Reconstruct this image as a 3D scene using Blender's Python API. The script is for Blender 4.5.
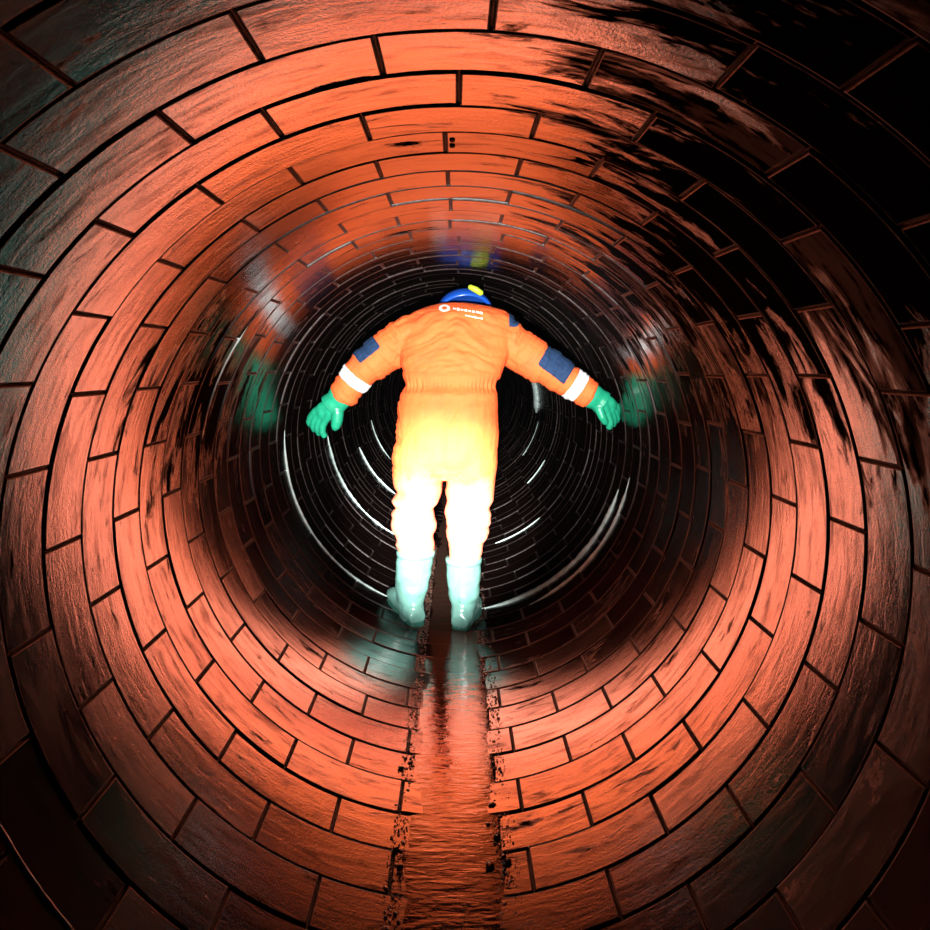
import bpy, bmesh, math, random
import numpy as np
from mathutils import Vector, Matrix, noise
from mathutils.bvhtree import BVHTree

random.seed(7)
for o in list(bpy.data.objects):
    bpy.data.objects.remove(o)
SC = bpy.context.scene
COL = SC.collection

# ------------------------------------------------------------------ measures
F = 630.0                 # focal length in pixels of the 930 px frame
VX, VY = 455.0, 367.0     # where the tunnel axis direction vanishes in the photograph
R = 0.85                  # tunnel radius, metres; invert (lowest line) at Z = 0
CAMZ = 1.2137             # camera height above the invert
RT, RB = 2 * R - CAMZ, CAMZ
L = 0.13115               # length of one brick ring along the tunnel
K0 = -0.06                # ring phase
NB = 16                   # bricks per ring
FAR_RING = 88


def P(px, py, z):
    """pixel + known distance -> point"""
    return Vector(((px - VX) * z / F, z, CAMZ + (VY - py) * z / F))


# ------------------------------------------------------------------ camera, world, lamps
cam_d = bpy.data.cameras.new('camera')
cam_d.sensor_fit = 'HORIZONTAL'
cam_d.sensor_width = 36.0
cam_d.lens = 36.0 * F / 930.0
cam_d.shift_x = (465 - VX) / 930.0
cam_d.shift_y = (VY - 465) / 930.0
cam_d.clip_start = 0.02
cam = bpy.data.objects.new('camera', cam_d)
COL.objects.link(cam)
cam.location = (0, 0, CAMZ)
cam.rotation_euler = (math.pi / 2, 0, 0)
SC.camera = cam

world = bpy.data.worlds.new('world')
SC.world = world
world.use_nodes = True
world.node_tree.nodes['Background'].inputs[0].default_value = (0.5, 0.6, 0.65, 1)
world.node_tree.nodes['Background'].inputs[1].default_value = 0.004

SC.view_settings.view_transform = 'Standard'
SC.view_settings.look = 'None'
SC.view_settings.gamma = 1.0
SC.view_settings.exposure = 0.0
SC.view_settings.use_curve_mapping = False


def spot(name, loc, target, power, deg, blend, size, color=(1, 1, 1)):
    d = bpy.data.lights.new(name, 'SPOT')
    d.energy = power
    d.spot_size = math.radians(deg)
    d.spot_blend = blend
    d.shadow_soft_size = size
    d.color = color
    o = bpy.data.objects.new(name, d)
    COL.objects.link(o)
    o.location = loc
    o.rotation_euler = (Vector(target) - Vector(loc)).to_track_quat('-Z', 'Y').to_euler()
    return o


# hand torch held under the camera: narrow hot beam and its wider spill
TORCH = (-0.03, 0.0, 1.02)
spot('torch_beam', TORCH, P(442, 514, 3.03), 4700, 20.5, 1.0, 0.03, (1, 0.98, 0.94))
spot('torch_spill', TORCH, P(452, 368, 3.1), 1480, 42, 0.8, 0.03, (1, 0.98, 0.94))

# ------------------------------------------------------------------ helpers


def link(name, me, mat=None, parent=None):
    o = bpy.data.objects.new(name, me)
    COL.objects.link(o)
    if mat is not None and me is not None and not me.materials:
        me.materials.append(mat)
    if parent is not None:
        o.parent = parent
    return o


def mesh_from(name, verts, faces, smooth=True):
    me = bpy.data.meshes.new(name)
    me.from_pydata([tuple(v) for v in verts], [], faces)
    me.update()
    if smooth:
        me.polygons.foreach_set('use_smooth', [True] * len(me.polygons))
    return me


def tag(o, label=None, cat=None, group=None, kind=None):
    if label:
        o['label'] = label
    if cat:
        o['category'] = cat
    if group:
        o['group'] = group
    if kind:
        o['kind'] = kind
    return o


class NT:
    def __init__(self, name):
        self.m = bpy.data.materials.new(name)
        self.m.use_nodes = True
        self.t = self.m.node_tree
        self.n = self.t.nodes
        self.b = self.n['Principled BSDF']

    def node(self, kind, **kw):
        x = self.n.new(kind)
        for k, v in kw.items():
            setattr(x, k, v)
        return x

    def link(self, a, b):
        self.t.links.new(a, b)

    def put(self, sock, v):
        if hasattr(v, 'is_output') or isinstance(v, bpy.types.NodeSocket):
            self.link(v, sock)
        else:
            sock.default_value = v

    def math(self, op, a, b=0.0, c=0.0, clamp=False):
        x = self.node('ShaderNodeMath', operation=op, use_clamp=clamp)
        for i, v in enumerate((a, b, c)):
            self.put(x.inputs[i], v)
        return x.outputs[0]

    def noise(self, vec, scale, detail=4, rough=0.55, dist=0.0):
        x = self.node('ShaderNodeTexNoise')
        self.link(vec, x.inputs['Vector'])
        x.inputs['Scale'].default_value = scale
        x.inputs['Detail'].default_value = detail
        x.inputs['Roughness'].default_value = rough
        x.inputs['Distortion'].default_value = dist
        return x.outputs['Fac']

    def ramp(self, fac, p0, p1, c0=(0, 0, 0, 1), c1=(1, 1, 1, 1)):
        x = self.node('ShaderNodeValToRGB')
        self.link(fac, x.inputs[0])
        e = x.color_ramp.elements
        e[0].position, e[1].position = p0, p1
        e[0].color, e[1].color = c0, c1
        return x.outputs[0]

    def mix(self, fac, a, b):
        x = self.node('ShaderNodeMix', data_type='RGBA')
        self.put(x.inputs[0], fac)
        self.put(x.inputs[6], a)
        self.put(x.inputs[7], b)
        return x.outputs[2]

    def comb(self, x_, y_, z_):
        x = self.node('ShaderNodeCombineXYZ')
        for i, v in enumerate((x_, y_, z_)):
            self.put(x.inputs[i], v)
        return x.outputs[0]

    def bump(self, h, strength, dist, normal=None):
        x = self.node('ShaderNodeBump')
        x.inputs['Strength'].default_value = strength
        x.inputs['Distance'].default_value = dist
        self.link(h, x.inputs['Height'])
        if normal is not None:
            self.link(normal, x.inputs['Normal'])
        return x.outputs[0]

    def tunnel(self):
        """(arc metres, along metres, random) of the shading point on the tunnel wall"""
        g = self.node('ShaderNodeNewGeometry')
        s = self.node('ShaderNodeSeparateXYZ')
        self.link(g.outputs['Position'], s.inputs[0])
        zz = self.math('SUBTRACT', s.outputs[2], R)
        ang = self.math('ARCTAN2', s.outputs[0], zz)
        rnd = self.node('ShaderNodeObjectInfo').outputs['Random']
        return ang, self.math('MULTIPLY', ang, R), s.outputs[1], rnd


def simple(name, col, rough, bump=0.0, bscale=60, spec=0.5, var=0.0, metal=0.0):
    t = NT(name)
    tc = t.node('ShaderNodeTexCoord').outputs['Object']
    n = t.noise(tc, bscale, 5)
    if var:
        n2 = t.noise(tc, bscale * 0.25, 4)
        d = [c * (1 - var) for c in col[:3]] + [1]
        t.link(t.mix(t.ramp(n2, 0.4, 0.65), (*col[:3], 1), tuple(d)), t.b.inputs['Base Color'])
    else:
        t.b.inputs['Base Color'].default_value = (*col[:3], 1)
    t.b.inputs['Roughness'].default_value = rough
    t.b.inputs['Specular IOR Level'].default_value = spec
    t.b.inputs['Metallic'].default_value = metal
    if bump:
        t.link(t.bump(n, bump, 0.004), t.b.inputs['Normal'])
    return t.m


# ------------------------------------------------------------------ materials
def brick_material():
    t = NT('glazed_brick')
    ang, arc, yy, rnd = t.tunnel()
    off = t.math('MULTIPLY', rnd, 37.0)
    grain = t.comb(t.math('MULTIPLY_ADD', arc, 5.0, off), t.math('MULTIPLY', yy, 26.0), off)
    blot = t.comb(t.math('MULTIPLY_ADD', arc, 2.2, off), t.math('MULTIPLY', yy, 7.0), off)
    ripple = t.comb(arc, yy, off)
    n_grain = t.noise(grain, 1.6, 6, 0.62, 0.6)
    n_blot = t.noise(blot, 2.0, 5, 0.6, 0.4)
    n_fine = t.noise(ripple, 170.0, 4, 0.65)
    n_wave = t.noise(ripple, 14.0, 2, 0.5)
    # soot and slime films, streaked around the ring: heavier on the shoulder right of the crown
    film = t.comb(t.math('MULTIPLY', arc, 3.6), t.math('MULTIPLY', yy, 13.0), t.math('MULTIPLY', rnd, 3.0))
    n_film = t.noise(film, 1.1, 8, 0.68, 0.5)
    d1 = t.math('ABSOLUTE', t.math('SUBTRACT', ang, 0.78))
    w1 = t.math('SUBTRACT', 1.0, t.math('DIVIDE', d1, 0.75), clamp=True)
    d2 = t.math('ABSOLUTE', t.math('SUBTRACT', ang, -1.25))
    w2 = t.math('MULTIPLY', t.math('SUBTRACT', 1.0, t.math('DIVIDE', d2, 0.5), clamp=True), 0.85)
    near = t.math('MULTIPLY_ADD', t.ramp(t.math('MULTIPLY', yy, 0.25), 0.25, 0.55), -0.45, 1.0)
    d3 = t.math('SUBTRACT', 1.0, t.math('DIVIDE', t.math('ABSOLUTE', t.math('SUBTRACT', yy, 2.1)), 0.7), clamp=True)
    bias = t.math('MULTIPLY', t.math('MAXIMUM', t.math('MULTIPLY', w1, near), t.math('MULTIPLY', w2, d3)), 0.41)
    soot = t.ramp(t.math('ADD', n_film, bias), 0.605, 0.72)
    col = t.mix(t.ramp(n_blot, 0.35, 0.7), (0.0055, 0.0030, 0.0030, 1), (0.010, 0.0045, 0.004, 1))
    col = t.mix(t.ramp(n_grain, 0.55, 0.75), col, (0.005, 0.0035, 0.0035, 1))
    col = t.mix(soot, col, (0.006, 0.0053, 0.0055, 1))
    t.link(col, t.b.inputs['Base Color'])
    r0 = t.math('MULTIPLY_ADD', t.ramp(n_grain, 0.42, 0.72), 0.12, 0.07)
    r0 = t.math('MULTIPLY_ADD', t.ramp(n_blot, 0.5, 0.75), 0.06, r0)
    r0 = t.math('MULTIPLY_ADD', t.math('POWER', rnd, 3.0), 0.10, r0)
    # silt film on the lower half takes off some of the shine
    low = t.ramp(t.math('MULTIPLY', t.math('ABSOLUTE', ang), 0.3), 0.45, 0.62)
    r0 = t.math('MULTIPLY_ADD', low, 0.03, r0)
    rr = t.math('MULTIPLY_ADD', soot, 0.5, r0, clamp=True)
    t.link(rr, t.b.inputs['Roughness'])
    t.b.inputs['IOR'].default_value = 1.6
    sp = t.math('SUBTRACT', t.math('MULTIPLY_ADD', rnd, 0.25, 0.45), t.math('MULTIPLY', soot, 0.58))
    sp = t.math('SUBTRACT', sp, t.math('MULTIPLY', t.ramp(n_grain, 0.50, 0.66), 0.38), clamp=True)
    sp = t.math('SUBTRACT', sp, t.math('MULTIPLY', t.ramp(n_blot, 0.52, 0.74), 0.16), clamp=True)
    t.link(sp, t.b.inputs['Specular IOR Level'])
    b1 = t.bump(n_grain, 0.18, 0.003)
    b2 = t.bump(n_wave, 0.10, 0.004, b1)
    b3 = t.bump(n_fine, 0.22, 0.0012, b2)
    t.link(b3, t.b.inputs['Normal'])
    return t.m


M = {}
M['brick'] = brick_material()
M['edge'] = simple('unglazed_brick_edge', (0.018, 0.010, 0.009), 0.45, 0.4, 150, 0.4, 0.4)
M['mortar'] = simple('dark_mortar', (0.015, 0.013, 0.013), 0.65, 0.5, 120, 0.4, 0.5)
M['lime'] = simple('lime_deposit', (0.62, 0.78, 0.76), 0.45, 0.6, 90, 0.6, 0.35)  # limescale; also colours the band that imitates a reflection of the boots
M['hole'] = simple('hole_black', (0.004, 0.004, 0.004), 0.8)


def water_material():
    t = NT('stream_water')
    g = t.node('ShaderNodeNewGeometry').outputs['Position']
    mp = t.node('ShaderNodeMapping')
    t.link(g, mp.inputs[0])
    mp.inputs['Scale'].default_value = (1.0, 3.2, 1.0)
    n = t.noise(mp.outputs[0], 26.0, 3, 0.5, 0.3)
    t.b.inputs['Base Color'].default_value = (0.10, 0.05, 0.035, 1)
    t.b.inputs['Roughness'].default_value = 0.04
    t.b.inputs['IOR'].default_value = 1.42
    t.b.inputs['Transmission Weight'].default_value = 0.6
    t.link(t.bump(n, 0.30, 0.004), t.b.inputs['Normal'])
    return t.m


M['water'] = water_material()


def coverall_material():
    t = NT('orange_coverall')
    tc = t.node('ShaderNodeTexCoord').outputs['Object']
    g = t.node('ShaderNodeNewGeometry')
    s = t.node('ShaderNodeSeparateXYZ')
    t.link(g.outputs['Position'], s.inputs[0])
    n = t.noise(tc, 9.0, 5, 0.6)
    weave = t.noise(tc, 420.0, 2)
    col = t.mix(t.ramp(n, 0.45, 0.75), (0.90, 0.130, 0.030, 1), (0.75, 0.100, 0.024, 1))
    # legs caked in pale dried silt from the crotch downwards, with a blotchy edge
    h = t.math('ADD', s.outputs[2], t.math('MULTIPLY', t.math('SUBTRACT', n, 0.5), 0.25))
    silt = t.ramp(t.math('SUBTRACT', 1.0, h), 0.27, 0.47)
    col = t.mix(t.math('MULTIPLY', silt, 0.9), col, (0.88, 0.235, 0.145, 1))
    smear = t.ramp(t.noise(tc, 5.0, 5, 0.65), 0.56, 0.70)
    col = t.mix(t.math('MULTIPLY', smear, 0.25), col, (0.35, 0.10, 0.045, 1))
    t.link(col, t.b.inputs['Base Color'])
    t.b.inputs['Roughness'].default_value = 0.75
    t.b.inputs['Specular IOR Level'].default_value = 0.25
    t.link(t.bump(weave, 0.15, 0.001), t.b.inputs['Normal'])
    return t.m


M['coverall'] = coverall_material()
M['navy'] = simple('navy_cloth', (0.012, 0.035, 0.095), 0.8, 0.2, 200, 0.25, 0.3)
M['tape'] = simple('white_reflective_tape', (0.85, 0.87, 0.88), 0.4, 0.1, 300)
M['print'] = simple('white_print', (0.85, 0.80, 0.74), 0.6)
M['glove'] = simple('green_rubber_glove', (0.012, 0.30, 0.165), 0.36, 0.3, 90, 0.5, 0.25)
M['boot'] = simple('green_rubber_boot', (0.125, 0.285, 0.245), 0.25, 0.25, 40, 0.6, 0.3)
M['sole'] = simple('boot_sole', (0.03, 0.13, 0.10), 0.45, 0.2, 60)
M['helmet'] = simple('blue_helmet_shell', (0.010, 0.070, 0.42), 0.28, 0.0, 40, 0.6)
M['lime_green'] = simple('yellow_green_plastic', (0.42, 0.55, 0.03), 0.45)
M['skin'] = simple('skin', (0.55, 0.30, 0.21), 0.55, 0.1, 150, 0.4)
M['hair'] = simple('short_dark_hair', (0.03, 0.02, 0.015), 0.7, 0.6, 300)
M['grit'] = simple('wet_grit', (0.13, 0.065, 0.045), 0.3, 0.3, 200, 0.7, 0.5)
M['grit_green'] = simple('green_stone', (0.02, 0.16, 0.05), 0.3, 0.3, 200, 0.7, 0.3)

# ------------------------------------------------------------------ tunnel wall: mortar shell
NS = 128
y0, y1 = -1.2, (FAR_RING + K0) * L
vs, fs = [], []
prof = [(R + 0.006, y0), (R + 0.006, y1), (R + 0.16, y1), (R + 0.16, y0)]
for i in range(NS):
    a = 2 * math.pi * i / NS
    for r, y in prof:
        vs.append((r * math.sin(a), y, R + r * math.cos(a)))
for i in range(NS):
    j = (i + 1) % NS
    for q in range(4):
        p = (q + 1) % 4
        fs.append((i * 4 + q, j * 4 + q, j * 4 + p, i * 4 + p))
me = mesh_from('wall_tunnel', vs, fs, False)
wall = link('wall_tunnel', me, M['mortar'])
tag(wall, 'round tunnel lining of dark glazed bricks laid in rings', None, None, 'structure')


# ------------------------------------------------------------------ bricks
def brick_geo(rs, na=10, dr=0.0, tw=0.0, ln=1.0):
    """curved brick centred at angle 0, y from 0 to L, inner face towards the axis"""
    half = math.pi / NB * ln - 0.0012 / R
    hw = L / 2 - 0.0010
    us = [-half, -half + 0.0010 / R, -half + 0.0050 / R]
    us += [(-half + 0.014 / R) + (2 * half - 0.028 / R) * i / (na - 1) for i in range(na)]
    us += [half - 0.0050 / R, half - 0.0010 / R, half]
    ws = [-hw, -hw + 0.0010, -hw + 0.0048, -hw + 0.016, 0.0, hw - 0.016, hw - 0.0048, hw - 0.0010, hw]
    verts, faces, radial = [], [], []

    def drop(x, lim):
        e = lim - abs(x)
        if e < 0.0005:
            return 0.010
        if e < 0.0015:
            return 0.0013
        if e < 0.0055:
            return 0.0
        return 0.0
    for u in us:
        for w in ws:
            d = max(drop(u * R, half * R), drop(w, hw))
            if drop(u * R, half * R) > 0.003 and drop(w, hw) > 0.003:
                d = max(d, 0.0055)
            bulge = 0.0
            radial.append(d < 0.001)
            if d == 0.0:
                bulge = rs.uniform(-0.00035, 0.00035)
            r = R + d + bulge + dr + tw * w
            verts.append((r * math.sin(u), w + L / 2, R + r * math.cos(u)))
    nw = len(ws)
    for i in range(len(us) - 1):
        for j in range(nw - 1):
            faces.append((i * nw + j, i * nw + j + 1, (i + 1) * nw + j + 1, (i + 1) * nw + j))
    return verts, faces, radial


rs = random.Random(3)
variants = []
for i in range(10):
    v, f, rad = brick_geo(rs, dr=rs.uniform(-0.0018, 0.0020), tw=rs.uniform(-0.022, 0.022))
    variants.append((v, f, rad))
vmesh = []


def edge_faces(me, flags):
    for p in me.polygons:
        if not all(flags[i] for i in p.vertices):
            p.material_index = 1


def face_normals(me, flags, axis_z):
    """glazed faces keep the true curve of the ring up to the arris"""
    nn = []
    for q, fl in zip(me.vertices, flags):
        if fl:
            nn.append(Vector((-q.co.x, 0, axis_z - q.co.z)).normalized())
        else:
            nn.append(q.normal.copy())
    me.normals_split_custom_set_from_vertices(nn)


for i, (v, f, rad) in enumerate(variants):
    # spin about the tunnel axis is done by the object: origin on the axis line
    me = mesh_from('brick', [(x, y, z - R) for x, y, z in v], f)
    face_normals(me, rad, 0.0)
    me.materials.append(M['brick'])
    me.materials.append(M['edge'])
    edge_faces(me, rad)
    vmesh.append(me)

shift = {6: 3.5, 7: 3.3, 9: -0.6, 10: -1.4, 11: -1.0}


def proj(p):
    return VX + F * p[0] / p[1], VY - F * (p[2] - CAMZ) / p[1]


allb = []
for n in range(-8, FAR_RING):
    ya = (n + K0) * L
    base = (0.0 if n % 2 == 0 else 180.0 / NB) + shift.get(n, rs.uniform(-1.3, 1.3))
    for j in range(NB):
        # joints lie at base + j * step, so the brick's middle is half a step on
        th = math.radians(base + (j + 0.5) * 360.0 / NB)
        pts = []
        for da in (-0.5, -0.25, 0, 0.25, 0.5):
            for dy in (0.02, 0.98):
                a = th + da * 2 * math.pi / NB
                pts.append((R * math.sin(a), ya + dy * L, R + R * math.cos(a)))
        vis = False
        size = 0.0
        if pts[0][1] > 0.12:
            q = [proj(p) for p in pts]
            vis = any(-2 < x < 932 and -2 < y < 932 for x, y in q)
            w = min(math.hypot(q[2 * m][0] - q[2 * m + 1][0], q[2 * m][1] - q[2 * m + 1][1]) for m in range(5))
            ln_ = math.hypot(q[0][0] - q[8][0], q[0][1] - q[8][1])
            size = w * ln_
        allb.append((vis, size, n, th, ya))
order = sorted([b for b in allb if b[0]], key=lambda b: -b[1])
chosen = set((b[2], b[3]) for b in order[:300])

sv, sf, sr = [], [], []
for vis, size, n, th, ya in allb:
    k = rs.randrange(len(vmesh))
    if (n, th) in chosen:
        o = bpy.data.objects.new('brick', vmesh[k])
        COL.objects.link(o)
        o.parent = wall
        o.location = (0, ya, R)
        o.rotation_euler = (0, th, 0)
    else:
        c, s = math.cos(th), math.sin(th)
        b0 = len(sv)
        v, f, rad = variants[k]
        sr += rad
        for x, y, z in v:
            z -= R
            sv.append((x * c + z * s, y + ya, R - x * s + z * c))
        sf += [tuple(q + b0 for q in ff) for ff in f]
rest = link('brick_courses', mesh_from('brick_courses', sv, sf), M['brick'], wall)
face_normals(rest.data, sr, R)
rest.data.materials.append(M['edge'])
edge_faces(rest.data, sr)
rest['kind'] = 'stuff'


# ------------------------------------------------------------------ limescale seams in the wide module joints, and one painted reflection
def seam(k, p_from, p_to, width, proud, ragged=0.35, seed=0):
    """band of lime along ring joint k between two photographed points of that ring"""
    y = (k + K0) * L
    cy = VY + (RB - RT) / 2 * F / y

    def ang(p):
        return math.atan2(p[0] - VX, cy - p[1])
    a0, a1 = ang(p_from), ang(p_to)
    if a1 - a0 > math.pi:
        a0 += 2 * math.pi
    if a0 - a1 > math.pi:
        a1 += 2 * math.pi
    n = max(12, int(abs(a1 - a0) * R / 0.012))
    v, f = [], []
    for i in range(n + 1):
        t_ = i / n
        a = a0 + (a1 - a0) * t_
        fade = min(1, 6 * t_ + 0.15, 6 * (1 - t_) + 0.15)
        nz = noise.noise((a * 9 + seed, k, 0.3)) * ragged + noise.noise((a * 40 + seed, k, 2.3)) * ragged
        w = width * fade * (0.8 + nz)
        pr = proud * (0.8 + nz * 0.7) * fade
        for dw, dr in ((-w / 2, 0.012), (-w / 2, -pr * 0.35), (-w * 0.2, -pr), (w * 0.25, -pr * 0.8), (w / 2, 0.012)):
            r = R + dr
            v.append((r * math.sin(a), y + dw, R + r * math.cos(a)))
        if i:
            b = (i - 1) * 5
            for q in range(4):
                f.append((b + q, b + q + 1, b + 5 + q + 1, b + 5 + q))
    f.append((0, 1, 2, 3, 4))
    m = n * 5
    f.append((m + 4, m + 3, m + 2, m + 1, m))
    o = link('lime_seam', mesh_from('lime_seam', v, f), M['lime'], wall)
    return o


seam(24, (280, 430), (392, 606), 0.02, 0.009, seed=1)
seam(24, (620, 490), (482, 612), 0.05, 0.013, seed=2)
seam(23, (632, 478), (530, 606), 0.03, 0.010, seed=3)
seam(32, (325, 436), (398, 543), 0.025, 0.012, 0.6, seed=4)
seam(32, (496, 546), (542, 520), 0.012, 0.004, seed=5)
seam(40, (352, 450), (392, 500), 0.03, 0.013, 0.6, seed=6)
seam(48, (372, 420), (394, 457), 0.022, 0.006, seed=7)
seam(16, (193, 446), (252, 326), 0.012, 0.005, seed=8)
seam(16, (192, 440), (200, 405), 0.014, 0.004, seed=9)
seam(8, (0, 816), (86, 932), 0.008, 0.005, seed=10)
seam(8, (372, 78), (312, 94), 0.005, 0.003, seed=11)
seam(50, (527, 372), (531, 412), 0.30, 0.045, 0.1, seed=12)  # not limescale: solid pale band imitating the boots' teal reflection on a ledge
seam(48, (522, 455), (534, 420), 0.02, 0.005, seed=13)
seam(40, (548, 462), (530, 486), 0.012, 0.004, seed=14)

# two small drilled holes in a crown brick
for dy in (0.35, 0.62):
    bm = bmesh.new()
    bmesh.ops.create_cone(bm, cap_ends=True, segments=14, radius1=0.006, radius2=0.007, depth=0.012)
    me = bpy.data.meshes.new('drilled_hole')
    bm.to_mesh(me)
    bm.free()
    o = link('drilled_hole', me, M['hole'], wall)
    a = math.radians(-0.4)
    o.location = (R * math.sin(a), (10 + K0 + dy) * L, R + R * math.cos(a) + 0.003)

# ------------------------------------------------------------------ stream of water, grit and pebbles
def floor_z(x):
    return R - math.sqrt(R * R - x * x)


WX, WH, WZ = -0.014, 0.140, 0.0072
nx, ny = 22, 520
ya, yb = 0.25, 7.2
vs, fs = [], []
for j in range(ny + 1):
    y = ya + (yb - ya) * j / ny
    wob = 0.010 * noise.noise((y * 2.3, 4.1, 0)) + 0.006 * noise.noise((y * 9, 1.1, 0))
    for i in range(nx + 1):
        t_ = i / nx * 2 - 1
        x = WX + wob + WH * t_
        ed = 1 - t_ ** 4
        z = WZ + ed * (0.0009 * noise.noise((x * 9, y * 42, 0)) + 0.0005 * noise.noise((x * 22, y * 75, 5)))
        vs.append((x, y, z))
nt = len(vs)
for j in range(ny + 1):
    for i in (0, nx):
        x, y, z = vs[j * (nx + 1) + i]
        vs.append((x, y, -0.004))
for j in range(ny):
    for i in range(nx):
        a = j * (nx + 1) + i
        fs.append((a, a + 1, a + nx + 2, a + nx + 1))
    a, b = j * (nx + 1), nt + j * 2
    fs.append((a, a + nx + 1, b + 2, b))
    fs.append((a + nx, b + 1, b + 3, a + nx + 1 + nx))
    fs.append((b, b + 2, b + 3, b + 1))
water = link('stream_water', mesh_from('stream_water', vs, fs), M['water'])
tag(water, 'shallow rippled water trickling along the bottom of the tunnel', 'water', None, 'stuff')


def stone(rs, r):
    bm = bmesh.new()
    bmesh.ops.create_icosphere(bm, subdivisions=1, radius=r)
    sc = Vector((rs.uniform(0.7, 1.3), rs.uniform(0.7, 1.3), rs.uniform(0.4, 0.7)))
    for v in bm.verts:
        v.co = v.co * rs.uniform(0.8, 1.15)
        v.co = Vector((v.co.x * sc.x, v.co.y * sc.y, v.co.z * sc.z))
    bm.verts.ensure_lookup_table()
    bm.faces.ensure_lookup_table()
    v = [tuple(q.co) for q in bm.verts]
    f = [tuple(q.index for q in p.verts) for p in bm.faces]
    bm.free()
    return v, f


rs = random.Random(11)
protos = [stone(rs, 1.0) for _ in range(12)]
sv, sf = [], []
for i in range(6500):
    y = rs.uniform(0.95, 4.4)
    side = rs.choice((-1, 1))
    x = WX + side * (0.107 + (0.036 if side < 0 else 0.055) * rs.random() ** 1.4 + abs(rs.gauss(0, 0.006)))
    r = min(0.0065, 0.0011 + rs.expovariate(1 / 0.0010))
    v, f = protos[rs.randrange(12)]
    a = rs.uniform(0, 6.28)
    c, s = math.cos(a), math.sin(a)
    b0 = len(sv)
    z0 = floor_z(x)
    for p in v:
        sv.append((x + r * (p[0] * c - p[1] * s), y + r * (p[0] * s + p[1] * c), z0 + r * p[2] * 0.8 + r * 0.2))
    sf += [tuple(q + b0 for q in ff) for ff in f]
grit = link('grit', mesh_from('grit', sv, sf, False), M['grit'])
tag(grit, 'fine wet grit lining both edges of the water stream', 'grit', None, 'stuff')


def floor_pt(px, py):
    """point of the tunnel floor seen at a pixel"""
    dx, dz = (px - VX) / F, (VY - py) / F
    # ray (0,0,CAMZ)+t(dx,1,dz) against the cylinder x^2+(z-R)^2=R^2
    A = dx * dx + dz * dz
    B = 2 * dz * (CAMZ - R)
    C = (CAMZ - R) ** 2 - R * R
    t_ = (-B + math.sqrt(B * B - 4 * A * C)) / (2 * A)
    return Vector((t_ * dx, t_, CAMZ + t_ * dz))


def pebble(px, py, r, mat, label, group=None):
    p = floor_pt(px, py)
    v, f = stone(rs, r)
    me = mesh_from('pebble', v, f)
    o = link('pebble', me, mat)
    o.location = (p.x, p.y, p.z + r * 0.35)
    tag(o, label, 'pebble', group)


pebble(401, 769, 0.010, M['grit_green'], 'small green pebble at the edge of the water stream')
pebble(490, 868, 0.014, M['grit'], 'dark elongated pebble beside the water, the largest stone there')
for px, py in ((488, 826), (497, 838), (400, 868), (508, 862), (396, 850), (492, 806)):
    pebble(px, py, rs.uniform(0.007, 0.010), M['grit'],
           'little dark pebble in the grit beside the water stream', 'dark pebbles in the grit')

# ------------------------------------------------------------------ the person
person = bpy.data.objects.new('person', None)
COL.objects.link(person)
person.location = (-0.05, 3.05, 0.02)
tag(person, 'person in orange coverall, blue helmet, green gloves and boots, stooping with arms spread', 'person')
PINV = Matrix.Translation(-Vector(person.location))


def plink(name, me, mat, parent=person):
    o = link(name, me, mat)
    o.parent = parent
    if parent is person:
        o.matrix_parent_inverse = PINV
    return o


def loft(rings, verts, faces, cap=True):
    """rings: list of equal-length point lists"""
    b = len(verts)
    n = len(rings[0])
    for r in rings:
        verts += [tuple(p) for p in r]
    for i in range(len(rings) - 1):
        for j in range(n):
            k = (j + 1) % n
            faces.append((b + i * n + j, b + i * n + k, b + (i + 1) * n + k, b + (i + 1) * n + j))
    if cap:
        faces.append(tuple(b + j for j in reversed(range(n))))
        m = b + (len(rings) - 1) * n
        faces.append(tuple(m + j for j in range(n)))


def hsection(py, xl, xr, z, hd, grow=0.0, power=2.3, n=28):
    """horizontal slice of a body part from its photographed left and right edges"""
    a, b = P(xl, py, z), P(xr, py, z)
    c = (a + b) / 2
    rx = (b.x - a.x) / 2 + grow
    ry = hd + grow
    pts = []
    for i in range(n):
        t_ = 2 * math.pi * i / n
        co, si = math.cos(t_), math.sin(t_)
        pts.append(Vector((c.x + rx * math.copysign(abs(co) ** (2 / power), co),
                           c.y + ry * math.copysign(abs(si) ** (2 / power), si), c.z)))
    return pts


def tube(path, verts, faces, n=20, flat=1.0, up=Vector((0, 1, 0))):
    """path: list of (Vector, radius); flat squeezes along 'up'"""
    rings = []
    for i, (p, r) in enumerate(path):
        q0 = path[max(0, i - 1)][0]
        q1 = path[min(len(path) - 1, i + 1)][0]
        d = (q1 - q0).normalized()
        s = d.cross(up)
        if s.length < 1e-4:
            s = d.cross(Vector((1, 0, 0)))
        s.normalize()
        u = s.cross(d).normalized()
        rings.append([p + s * (r * math.cos(2 * math.pi * k / n)) + u * (r * flat * math.sin(2 * math.pi * k / n))
                      for k in range(n)])
    loft(rings, verts, faces)


def ball(c, rad, verts, faces, nu=14, nv=9):
    rings = []
    for i in range(nv):
        a = math.pi * (i + 0.5) / nv
        rings.append([Vector((c[0] + rad[0] * math.sin(a) * math.cos(2 * math.pi * k / nu),
                              c[1] + rad[1] * math.sin(a) * math.sin(2 * math.pi * k / nu),
                              c[2] - rad[2] * math.cos(a))) for k in range(nu)])
    loft(rings, verts, faces)


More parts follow.
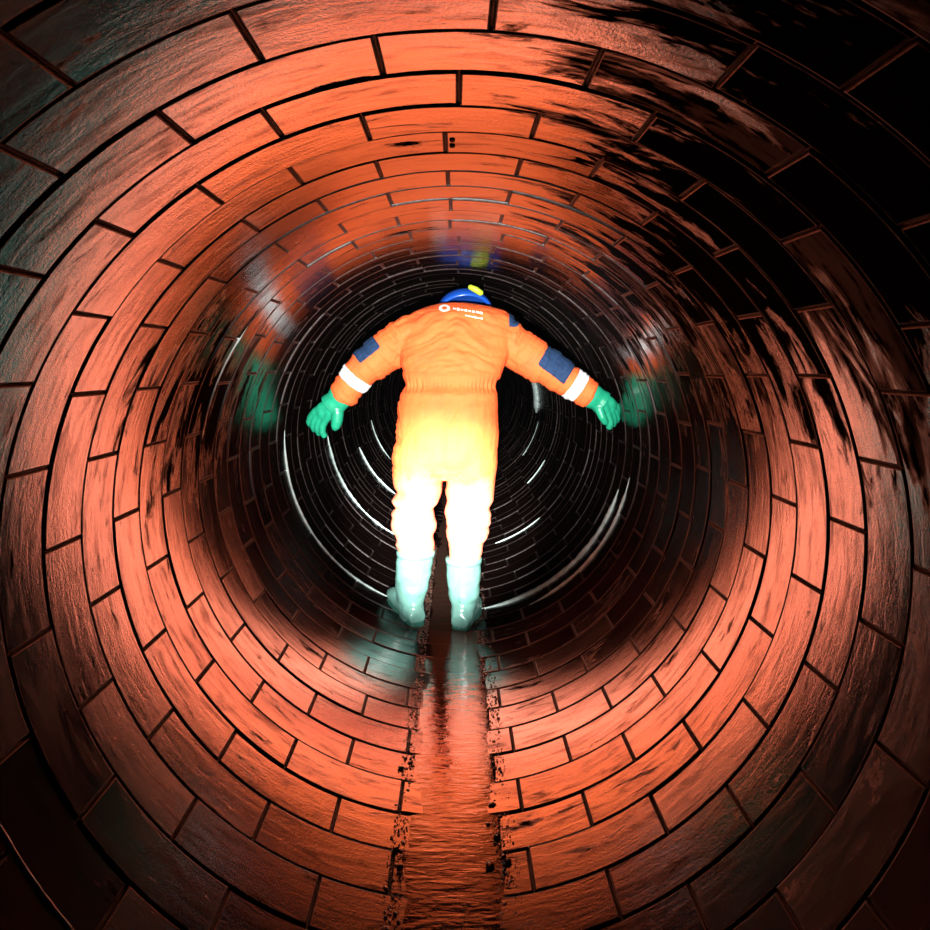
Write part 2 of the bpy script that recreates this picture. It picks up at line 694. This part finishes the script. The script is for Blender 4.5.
def fuse(name, verts, faces, voxel, smooth_it=4, fac=0.5):
    """one continuous skin over overlapping closed shapes"""
    me = mesh_from(name + '_raw', verts, faces)
    bm = bmesh.new()
    bm.from_mesh(me)
    bmesh.ops.recalc_face_normals(bm, faces=bm.faces)
    bm.to_mesh(me)
    bm.free()
    o = bpy.data.objects.new(name + '_raw', me)
    COL.objects.link(o)
    m = o.modifiers.new('r', 'REMESH')
    m.mode = 'VOXEL'
    m.voxel_size = voxel
    m.adaptivity = 0.0
    s = o.modifiers.new('s', 'SMOOTH')
    s.factor = fac
    s.iterations = smooth_it
    dg = bpy.context.evaluated_depsgraph_get()
    dg.update()
    out = bpy.data.meshes.new_from_object(o.evaluated_get(dg))
    out.name = name
    bpy.data.objects.remove(o)
    bpy.data.meshes.remove(me)
    out.polygons.foreach_set('use_smooth', [True] * len(out.polygons))
    return out


TORSO = [  # py, left, right, z, half depth
    (303.5, 440, 470, 3.24, 0.050), (306.5, 428, 490, 3.235, 0.080), (310.5, 417, 504, 3.22, 0.105),
    (316, 408, 514, 3.205, 0.125), (326, 401, 516, 3.185, 0.140),
    (340, 399, 513, 3.16, 0.148), (355, 400, 509, 3.13, 0.152), (368, 402, 504, 3.105, 0.150),
    (379, 404, 499, 3.085, 0.143), (386, 404, 496, 3.07, 0.140), (394, 401, 497, 3.06, 0.146),
    (406, 398, 498, 3.05, 0.152), (424, 396, 498.5, 3.045, 0.158), (442, 395, 498.5, 3.04, 0.160),
    (458, 393, 497.5, 3.04, 0.155), (470, 392.5, 497, 3.045, 0.140), (478, 396, 493, 3.05, 0.105)]
LEG_L = [(440, 396, 447, 3.04, 0.13), (460, 393.5, 446, 3.035, 0.135), (476, 393, 443.6, 3.03, 0.13),
         (486, 396, 442.5, 3.03, 0.122), (493, 399, 441, 3.03, 0.116), (498, 392.5, 440, 3.03, 0.12),
         (502, 391.5, 438, 3.03, 0.12), (507.5, 396.5, 432, 3.03, 0.108), (514, 391.5, 434, 3.03, 0.116),
         (522, 391, 437, 3.03, 0.118), (529, 393, 436, 3.03, 0.112), (534, 396, 434, 3.03, 0.102),
         (545, 397, 434, 3.03, 0.098), (553, 398, 433, 3.03, 0.092), (558, 402, 430, 3.03, 0.07)]
LEG_R = [(440, 442, 498, 3.04, 0.13), (460, 443, 497.5, 3.035, 0.135), (476, 445, 496, 3.03, 0.13),
         (488, 446, 494, 3.03, 0.122), (500, 446, 493, 3.03, 0.118), (508, 445.5, 489, 3.02, 0.110),
         (514, 444.5, 492, 3.02, 0.116), (521, 445.5, 492.5, 3.02, 0.118), (526, 447.5, 488, 3.02, 0.108),
         (531, 446, 489.5, 3.02, 0.110), (536, 446.5, 489, 3.02, 0.108), (541, 449, 483, 3.02, 0.098),
         (552, 448.5, 482, 3.02, 0.094), (561, 450, 480, 3.02, 0.088), (566, 453, 477, 3.02, 0.07)]


def S(px, z=3.15):
    return px * z / F


ARM_L = [(P(428, 336, 3.18), S(22)), (P(410, 337, 3.18), S(22.5)), (P(396, 345, 3.18), S(22)),
         (P(382, 355, 3.18), S(20.5)), (P(369, 364.5, 3.18), S(19)),
         (P(358, 375, 3.185), S(17)), (P(349, 386, 3.19), S(16)), (P(343, 395.5, 3.195), S(15.5)), (P(341, 399, 3.197), S(13))]
ARM_R = [(P(490, 336, 3.18), S(22)), (P(508, 343, 3.18), S(22)), (P(524, 353, 3.18), S(21.5)),
         (P(541, 364, 3.175), S(20)), (P(557, 373.5, 3.175), S(18)), (P(571, 382.5, 3.175), S(16.5)),
         (P(583, 390, 3.175), S(15)), (P(589, 394.5, 3.175), S(14.5)), (P(591.5, 396, 3.175), S(12))]

# body: one continuous figure under the clothes with neck, head and face
bv, bf = [], []
loft([hsection(*s, grow=-0.03) for s in TORSO[2:]], bv, bf)
loft([hsection(*s, grow=-0.03) for s in LEG_L], bv, bf)
loft([hsection(*s, grow=-0.03) for s in LEG_R], bv, bf)
tube([(p, r - 0.028) for p, r in ARM_L[:-1]] + [(P(336, 403, 3.2), 0.030)], bv, bf)
tube([(p, r - 0.028) for p, r in ARM_R[:-1]] + [(P(597, 399, 3.18), 0.030)], bv, bf)
HEAD = Vector((0.056, 3.40, 1.452))
NOD = math.radians(-38)            # looking down and ahead
hrot = Matrix.Rotation(math.radians(-6), 3, 'Y') @ Matrix.Rotation(NOD, 3, 'X')


def hp(x, y, z):
    return HEAD + hrot @ Vector((x, y, z))


tube([(P(462, 318, 3.22), 0.062), (HEAD + Vector((-0.01, -0.06, -0.06)), 0.060), (HEAD + Vector((0, 0, 0)), 0.058)], bv, bf)
hv = []
b0 = len(bv)
ball((0, 0, 0), (0.076, 0.096, 0.112), hv, bf)
ball((0, 0.030, -0.060), (0.056, 0.062, 0.060), hv, bf)
ball((0, 0.098, -0.016), (0.013, 0.018, 0.024), hv, bf)     # nose
ball((0, 0.090, -0.056), (0.024, 0.010, 0.008), hv, bf)     # lips
ball((0.077, -0.006, -0.008), (0.009, 0.019, 0.030), hv, bf)  # ears
ball((-0.077, -0.006, -0.008), (0.009, 0.019, 0.030), hv, bf)
ball((0.030, 0.086, 0.012), (0.018, 0.012, 0.008), hv, bf)  # brows
ball((-0.030, 0.086, 0.012), (0.018, 0.012, 0.008), hv, bf)
# faces of the head balls index from 0 of hv; shift them behind bv
nfix = 6 + 2
cnt = 8 * (8 * 14 + 2)
bf[-cnt:] = [tuple(i + b0 for i in f) for f in bf[-cnt:]]
bv += [tuple(hp(*v)) for v in hv]
body = plink('body', fuse('body', bv, bf, 0.008, 2), M['skin'])
for sx in (-1, 1):
    ev, ef = [], []
    ball(hp(0.030 * sx, 0.086, -0.002), (0.010, 0.010, 0.008), ev, ef, 10, 7)
    plink('eye', mesh_from('eye', ev, ef), M['tape'], body).matrix_parent_inverse = Matrix.Identity(4)

# coverall
cv, cf = [], []
loft([hsection(*s, power=2.5) for s in TORSO], cv, cf)
loft([hsection(*s) for s in LEG_L], cv, cf)
loft([hsection(*s) for s in LEG_R], cv, cf)
tube(ARM_L, cv, cf)
tube(ARM_R, cv, cf)
cme = fuse('coverall', cv, cf, 0.0065, 3)


def wrinkles(me):
    n = len(me.vertices)
    co = np.empty(n * 3)
    me.vertices.foreach_get('co', co)
    co = co.reshape(-1, 3)
    no = np.array([v.normal for v in me.vertices])
    out = co.copy()
    for i in range(n):
        x, y, z = co[i]
        py = VY - (z - CAMZ) * F / y
        px = VX + x * F / y
        d = 0.0
        body_w = 1.0
        # slanting drag folds across the back
        if 312 < py < 372 and 395 < px < 518:
            s = 1 if px > 455 else -1
            s = max(-1.0, min(1.0, (px - 455) / 18.0))
            q = (py - 340) - 0.45 * abs(px - 455) * 1.0 + 7 * noise.noise((px * 0.04, py * 0.04, 8.0))
            d += 0.0075 * noise.noise((q * 0.11, px * 0.028, 3.0 + 1.1 * s))
            d += 0.0040 * noise.noise((q * 0.26, px * 0.05, 7.0 + 1.4 * s))
        # gathered elastic waist
        g = math.exp(-((py - 386) / 5.5) ** 2)
        if g > 0.02 and 395 < px < 505:
            d += g * (-0.006 + 0.0042 * math.sin(px * 1.55 + 3 * noise.noise((px * 0.1, 0, 0))))
        g2 = math.exp(-((py - 377) / 4.0) ** 2) + math.exp(-((py - 395) / 4.0) ** 2)
        if 395 < px < 505:
            d += 0.003 * g2
        # seat creases and centre seam
        if 395 <= py < 480:
            d += 0.0045 * noise.noise((px * 0.05, py * 0.045, 1.0)) + 0.0025 * noise.noise((px * 0.12, py * 0.07, 4.0))
            d -= 0.006 * math.exp(-((px - 444) / 2.0) ** 2) * min(1, max(0, (py - 405) / 40))
            # slanted crease of the seat
            ln = (px - 452) + 0.55 * (py - 425)
            d -= 0.004 * math.exp(-(ln / 2.2) ** 2) * math.exp(-((py - 420) / 14) ** 2)
        # rumpled legs: rolls of cloth round the knees
        if 480 <= py < 560:
            wv = py + 4 * noise.noise((px * 0.06, py * 0.03, 9.0))
            d += 0.0022 * math.sin(wv * 0.36) * math.exp(-((py - 516) / 24) ** 2)
            d += 0.006 * noise.noise((px * 0.05, py * 0.10, 12.0))
        # sleeves: rings of folds across the arm
        if px < 400 or px > 514:
            if px < 400:
                t_ = (px - 400) * -0.78 + (py - 342) * 0.62
            else:
                t_ = (px - 514) * 0.86 + (py - 342) * 0.5
            d += 0.0085 * noise.noise((t_ * 0.13, py * 0.05, 2.0)) + 0.0045 * noise.noise((t_ * 0.30, py * 0.09, 5.0))
        d += 0.0012 * noise.noise((x * 60, y * 60, z * 60))
        out[i] = co[i] + no[i] * d * 1.25
    me.vertices.foreach_set('co', out.ravel())
    me.update()


wrinkles(cme)
coverall = plink('coverall', cme, M['coverall'])


def patch(name, test, offset, mat, parent):
    """a piece of cloth cut to lie on the coverall where test(px, py, co, normal) holds"""
    bm = bmesh.new()
    bm.from_mesh(cme)
    bm.normal_update()
    kill = []
    for f in bm.faces:
        c = f.calc_center_median()
        px = VX + c.x * F / c.y
        py = VY - (c.z - CAMZ) * F / c.y
        if not test(px, py, c, f.normal):
            kill.append(f)
    bmesh.ops.delete(bm, geom=kill, context='FACES')
    # trim stair-step edge by smoothing the boundary
    for _ in range(4):
        bd = [v for v in bm.verts if v.is_boundary]
        new = {}
        for v in bd:
            nb = [e.other_vert(v) for e in v.link_edges if e.is_boundary]
            if len(nb) == 2:
                new[v] = v.co * 0.4 + (nb[0].co + nb[1].co) * 0.3
        for v, c in new.items():
            v.co = c
    bm.normal_update()
    nm = {v: v.normal.copy() for v in bm.verts}
    ret = bmesh.ops.extrude_face_region(bm, geom=list(bm.faces))
    up = [g for g in ret['geom'] if isinstance(g, bmesh.types.BMVert)]
    for v in up:
        v.co += v.normal * offset if v.normal.length else Vector()
    me = bpy.data.meshes.new(name)
    bm.normal_update()
    bmesh.ops.recalc_face_normals(bm, faces=bm.faces)
    bm.to_mesh(me)
    bm.free()
    me.polygons.foreach_set('use_smooth', [True] * len(me.polygons))
    o = plink(name, me, mat, parent)
    if parent is coverall:
        o.matrix_parent_inverse = (coverall.matrix_parent_inverse).copy()
        o.matrix_parent_inverse = Matrix.Identity(4)
    return o


def band_test(a, b, lo, hi, side):
    a, b = Vector(a), Vector(b)
    d = (b - a)
    ln = d.length
    d.normalize()

    def t(px, py, c, n):
        if side < 0 and px > 392:
            return False
        if side > 0 and px < 518:
            return False
        q = (Vector(c) - a).dot(d) / ln
        return lo < q < hi
    return t


# white reflective bands round the forearms
o = patch('reflective_band', band_test(P(369, 364, 3.18), P(343, 396, 3.195), 0.36, 0.62, -1), 0.0035, M['tape'], coverall)
o = patch('reflective_band', band_test(P(557, 373.5, 3.175), P(589, 394.5, 3.175), 0.42, 0.72, 1), 0.0035, M['tape'], coverall)


def elbow_r(px, py, c, n):
    a, b = Vector((541, 352)), Vector((578, 374))
    u = Vector((0.86, 0.51))
    w = Vector((-0.51, 0.86))
    q = Vector((px, py)) - Vector((543, 357))
    return -1 < q.dot(u) < 32 and q.dot(w) < 9.5 + 0.10 * q.dot(u) and px > 535


def elbow_l(px, py, c, n):
    u = Vector((-0.78, 0.62))
    w = Vector((-0.62, -0.78))
    q = Vector((px, py)) - Vector((381, 349))
    return -1 < q.dot(u) < 25 and q.dot(w) > 1.5 and px < 386


patch('elbow_patch', elbow_r, 0.003, M['navy'], coverall)
patch('elbow_patch', elbow_l, 0.003, M['navy'], coverall)
patch('shoulder_panel', lambda px, py, c, n: 509 < px < 518.5 and py < 327 and n.z > -0.3, 0.003, M['navy'], coverall)

# printed mark on the upper back: a ring and two short lines of lettering too small to read
bm = bmesh.new()
bm.from_mesh(cme)
bvh = BVHTree.FromBMesh(bm)
bm.free()


def on_back(px, py):
    d = Vector(((px - VX) / F, 1, (VY - py) / F)).normalized()
    hit = bvh.ray_cast(Vector((0, 0, CAMZ)), d)
    return hit[0] + hit[1] * 0.003 if hit[0] is not None else P(px, py, 3.08)


pv, pf = [], []
nseg = 20
for i in range(nseg):
    a = 2 * math.pi * i / nseg
    for rx, ry in ((5.6, 3.6), (2.6, 1.7)):
        pv.append(on_back(444.5 + rx * math.cos(a), 308.6 + ry * math.sin(a)))
for i in range(nseg):
    j = (i + 1) % nseg
    pf.append((2 * i, 2 * j, 2 * j + 1, 2 * i + 1))


def strokes(x0, y0, x1, y1, n, h, seed):
    r_ = random.Random(seed)
    for i in range(n):
        t0, t1 = (i + 0.12) / n, (i + 0.86) / n
        hh = h * r_.choice((0.7, 1.0, 1.25))
        q = [(x0 + (x1 - x0) * t0, y0 + (y1 - y0) * t0), (x0 + (x1 - x0) * t1, y0 + (y1 - y0) * t1)]
        b = len(pv)
        pv.append(on_back(q[0][0], q[0][1] - hh / 2))
        pv.append(on_back(q[1][0], q[1][1] - hh / 2))
        pv.append(on_back(q[1][0], q[1][1] + hh / 2))
        pv.append(on_back(q[0][0], q[0][1] + hh / 2))
        pf.append((b, b + 1, b + 2, b + 3))


strokes(452.5, 308.8, 483, 313.6, 8, 2.1, 1)
strokes(465, 315.6, 483, 319.2, 6, 1.6, 2)
pm = mesh_from('back_print', pv, pf, False)
o = plink('back_print', pm, M['print'], coverall)
o.matrix_parent_inverse = Matrix.Identity(4)


# helmet
def helmet():
    c = HEAD + hrot @ Vector((0, -0.010, 0.045))
    v, f = [], []
    nu, nv = 32, 12
    rings = []
    for i in range(nv + 1):
        a = math.pi / 2 * i / nv
        w = math.cos(a) ** 0.8 if i < nv else 0.03
        h = math.sin(a)
        rings.append([c + hrot @ Vector((0.158 * w * math.cos(2 * math.pi * k / nu),
                                         0.158 * w * math.sin(2 * math.pi * k / nu), 0.125 * h)) for k in range(nu)])
    # turn the rim inwards for thickness
    inner = [[c + hrot @ Vector((0.138 * math.cos(2 * math.pi * k / nu), 0.148 * math.sin(2 * math.pi * k / nu), 0.0)) for k in range(nu)],
             [c + hrot @ Vector((0.128 * math.cos(2 * math.pi * k / nu), 0.138 * math.sin(2 * math.pi * k / nu), 0.05)) for k in range(nu)]]
    loft(list(reversed(inner)) + rings, v, f)
    hm = plink('helmet', mesh_from('helmet', v, f), M['helmet'])
    tag(hm, 'blue safety helmet with a yellow-green clip on top')
    # peak at the front
    v, f = [], []
    rr = []
    for i in range(9):
        t_ = (i / 8 - 0.5) * 2.0
        a = math.pi / 2 + t_ * 0.9
        p0 = Vector((0.114 * math.cos(a), 0.138 * math.sin(a), 0.012))
        p1 = Vector((0.122 * math.cos(a), 0.138 * math.sin(a) + 0.045 * (1 - t_ * t_), -0.004))
        rr.append([c + hrot @ q for q in (p0, p1, p1 - Vector((0, 0, 0.005)), p0 - Vector((0, 0, 0.006)))])
    loft(rr, v, f)
    plink('peak', mesh_from('peak', v, f), M['helmet'], hm).matrix_parent_inverse = Matrix.Identity(4)
    return hm, c


hm, hc = helmet()
v, f = [], []
a, b = P(469.5, 286.8, 3.27), P(481.5, 293.5, 3.27)
tube([(a - (b - a) * 0.1, 0.004), (a, 0.013), (a.lerp(b, 0.5) + Vector((0, 0, 0.003)), 0.017), (b, 0.015), (b + (b - a) * 0.12, 0.004)], v, f, 14, 1.5)
o = plink('helmet_clip', mesh_from('helmet_clip', v, f), M['lime_green'], hm)
o.matrix_parent_inverse = Matrix.Identity(4)


# gloves: cuff, palm, four bent fingers and a thumb, fused into one rubber skin
def glove(name, wrist, back, knuckle, spread, finger_pts, thumb_pts, cuff_r):
    v, f = [], []
    tube([(back, cuff_r), (back.lerp(wrist, 0.5), cuff_r * 0.98), (wrist, cuff_r * 0.88), (wrist.lerp(knuckle, 0.35), cuff_r * 0.98)], v, f, 18, 0.85)
    k = knuckle
    side = spread
    # palm: bridge of tubes from wrist to each knuckle
    for i, q in enumerate((-1.5, -0.5, 0.5, 1.5)):
        kk = k + side * (0.024 * q)
        tube([(wrist, 0.036), (wrist.lerp(kk, 0.55), 0.033), (kk, 0.0225)], v, f, 14)
        ln = (0.82, 0.97, 1.0, 0.93)[i]
        prev = kk
        path = [(kk, 0.0215)]
        for j, d in enumerate(finger_pts):
            prev = prev + d * ln + side * (0.003 * q)
            path.append((prev, (0.0195, 0.0180, 0.0160)[j]))
        path.append((prev + finger_pts[-1].normalized() * 0.006, 0.007))
        tube(path, v, f, 12)
    c = wrist.lerp(k, 0.62)
    ball(c, (0.055, 0.030, 0.052), v, f)
    path = []
    for j, (p, r) in enumerate(thumb_pts):
        path.append((p, r))
    tube(path, v, f, 12)
    me = fuse(name, v, f, 0.0040, 2)
    o = plink(name, me, M['glove'])
    return o


# left-hand side of the picture: hand laid towards the wall, fingers down and out
wr = P(337, 401, 3.20)
kn = P(319.5, 416.5, 3.235)
sp = (P(332, 424, 3.21) - P(312, 411, 3.245)).normalized()
d1 = (P(315.5, 427, 3.25) - P(321, 417, 3.235))
glove('glove', wr, P(346, 389, 3.19), kn, sp,
      [d1.normalized() * 0.040, (d1.normalized() + Vector((0.2, 0.2, -0.7))).normalized() * 0.032, Vector((0.3, 0.4, -0.85)).normalized() * 0.026],
      [(P(336, 404, 3.19), 0.032), (P(337.5, 413, 3.185), 0.032), (P(337, 421, 3.19), 0.030), (P(335.5, 427, 3.195), 0.024), (P(334.5, 430, 3.2), 0.012)], 0.070)
wr = P(598, 399.5, 3.18)
kn = P(611, 409, 3.19)
sp = (P(605, 415, 3.17) - P(616, 404, 3.22)).normalized()
d1 = (P(617, 419, 3.2) - P(612, 409, 3.19))
glove('glove', wr, P(588.5, 394, 3.175), kn, sp,
      [d1.normalized() * 0.040, (d1.normalized() + Vector((-0.1, 0.2, -0.5))).normalized() * 0.026, Vector((-0.1, 0.45, -0.85)).normalized() * 0.020],
      [(P(599, 402, 3.17), 0.030), (P(599.5, 410, 3.155), 0.024), (P(602.5, 417.5, 3.15), 0.020), (P(605.5, 422.5, 3.155), 0.017), (P(607, 424.5, 3.155), 0.009)], 0.065)


# boots
def boot(cx_top, cy_top, xl, xr, heel, toe, lab):
    """heel, toe: floor points; shaft from photographed edges"""
    v, f = [], []
    z = heel.y + 0.105
    top = [hsection(cy_top, xl - 1, xr + 1, z, 0.085)]
    hx = heel.x
    axis = (toe - heel)
    axis.z = 0
    axis.normalize()
    sidev = Vector((axis.y, -axis.x, 0))
    base = min(heel.z, toe.z)
    run = math.hypot(toe.x - heel.x, toe.y - heel.y)

    def lift(d):
        return base + (toe.z - heel.z) * max(0.0, d) / run * 0.9

    def oval(c, rl, rw, zz, n=28, dz=0.0):
        pts = []
        for i in range(n):
            t_ = 2 * math.pi * i / n
            p = c + sidev * (rw * math.cos(t_)) + axis * (rl * math.sin(t_))
            p.z = zz + dz * math.sin(t_)
            pts.append(p)
        return pts
    tcen = P((xl + xr) / 2, cy_top, z)
    w_top = S((xr - xl) / 2, z)
    ank = heel + axis * 0.085
    rings = []
    for t_, wl, ww in ((1.0, 1.02, 1.0), (0.85, 1.02, 1.0), (0.6, 0.98, 0.97), (0.4, 0.92, 0.88), (0.28, 0.90, 0.84)):
        zz = base + 0.05 + (tcen.z - base - 0.05) * t_
        c = ank.lerp(Vector((tcen.x, tcen.y, 0)), max(0, (t_ - 0.15) / 0.85))
        rings.append(oval(c, w_top * wl, w_top * ww, zz))
    sh_low = oval(heel + axis * 0.085, 0.080, 0.056, base + 0.09)
    sh_b = oval(heel + axis * 0.078, 0.076, 0.050, base + 0.012)
    loft(rings + [sh_low, sh_b], v, f)
    # foot
    fr = []
    for d, rw, hh in ((0.0, 0.040, 0.06), (0.05, 0.054, 0.095), (0.11, 0.055, 0.11), (0.17, 0.058, 0.098), (0.215, 0.058, 0.085), (0.25, 0.048, 0.07), (0.272, 0.026, 0.05)):
        c = heel + axis * d
        pts = []
        for i in range(20):
            t_ = 2 * math.pi * i / 20
            p = c + sidev * (rw * math.cos(t_))
            p.z = lift(d) + 0.012 + hh / 2 + hh / 2 * math.copysign(abs(math.sin(t_)) ** 0.7, math.sin(t_)) * 1.05
            pts.append(p)
        fr.append(pts)
    loft(fr, v, f)
    me = fuse('boot', v, f, 0.006, 4)
    # soft creases at the ankle
    for q in me.vertices:
        h = q.co.z - base
        d = 0.0035 * noise.noise((q.co.x * 16, q.co.y * 16, q.co.z * 34)) + 0.003 * math.sin(h * 95 + 2 * noise.noise((q.co.x * 14, 0, h * 9))) * math.exp(-((h - 0.13) / 0.05) ** 2)
        q.co += q.normal * d
    me.update()
    o = plink('boot', me, M['boot'])
    tag(o, lab)
    # rim band at the top
    v, f = [], []
    c = Vector((tcen.x, tcen.y, 0))
    rr = []
    for zz, gr in ((-0.020, 0.000), (-0.020, 0.0045), (-0.002, 0.0050), (0.002, 0.002)):
        rr.append(oval(c, w_top * 1.02 + gr, w_top + gr, tcen.z + zz))
    loft(rr, v, f)
    plink('boot_rim', mesh_from('boot_rim', v, f), M['boot'], o).matrix_parent_inverse = Matrix.Identity(4)
    # sole and heel block
    v, f = [], []
    out = [(0.000, 0.020), (0.006, 0.034), (0.03, 0.043), (0.08, 0.043), (0.12, 0.041), (0.17, 0.054), (0.215, 0.056), (0.255, 0.046), (0.280, 0.022)]
    left = [heel + axis * d - sidev * w for d, w in out]
    right = [heel + axis * d + sidev * w for d, w in out]
    loop = left + list(reversed(right))
    lo = [Vector((p.x, p.y, lift((p - heel).dot(axis)) - 0.004)) for p in loop]
    hi = [Vector((p.x, p.y, lift((p - heel).dot(axis)) + 0.022)) for p in loop]
    loft([lo, hi], v, f)
    plink('sole', mesh_from('sole', v, f, False), M['sole'], o).matrix_parent_inverse = Matrix.Identity(4)
    # raised seam and pull tab on the back of the shaft
    v, f = [], []
    bk = []
    for t_ in (0.95, 0.7, 0.45, 0.3):
        zz = base + 0.05 + (tcen.z - base - 0.05) * t_
        c = ank.lerp(Vector((tcen.x, tcen.y, 0)), max(0, (t_ - 0.15) / 0.85))
        wl = 1.0 if t_ > 0.6 else 0.92
        p = c - axis * (w_top * wl - 0.001)
        bk.append((Vector((p.x, p.y, zz)), 0.0045))
    tube(bk, v, f, 8)
    plink('back_seam', mesh_from('back_seam', v, f), M['boot'], o).matrix_parent_inverse = Matrix.Identity(4)
    return o


hl = floor_pt(418, 627)
tl = hl + Vector((-0.135, 0.24, 0))
tl.z = floor_z(tl.x)
boot(416, 551, 397.5, 434, hl, tl, 'left green rubber boot')
hr = floor_pt(459, 632)
tr = hr + Vector((0.075, 0.265, 0))
tr.z = floor_z(tr.x)
boot(463, 558, 446.5, 481, hr, tr, 'right green rubber boot')
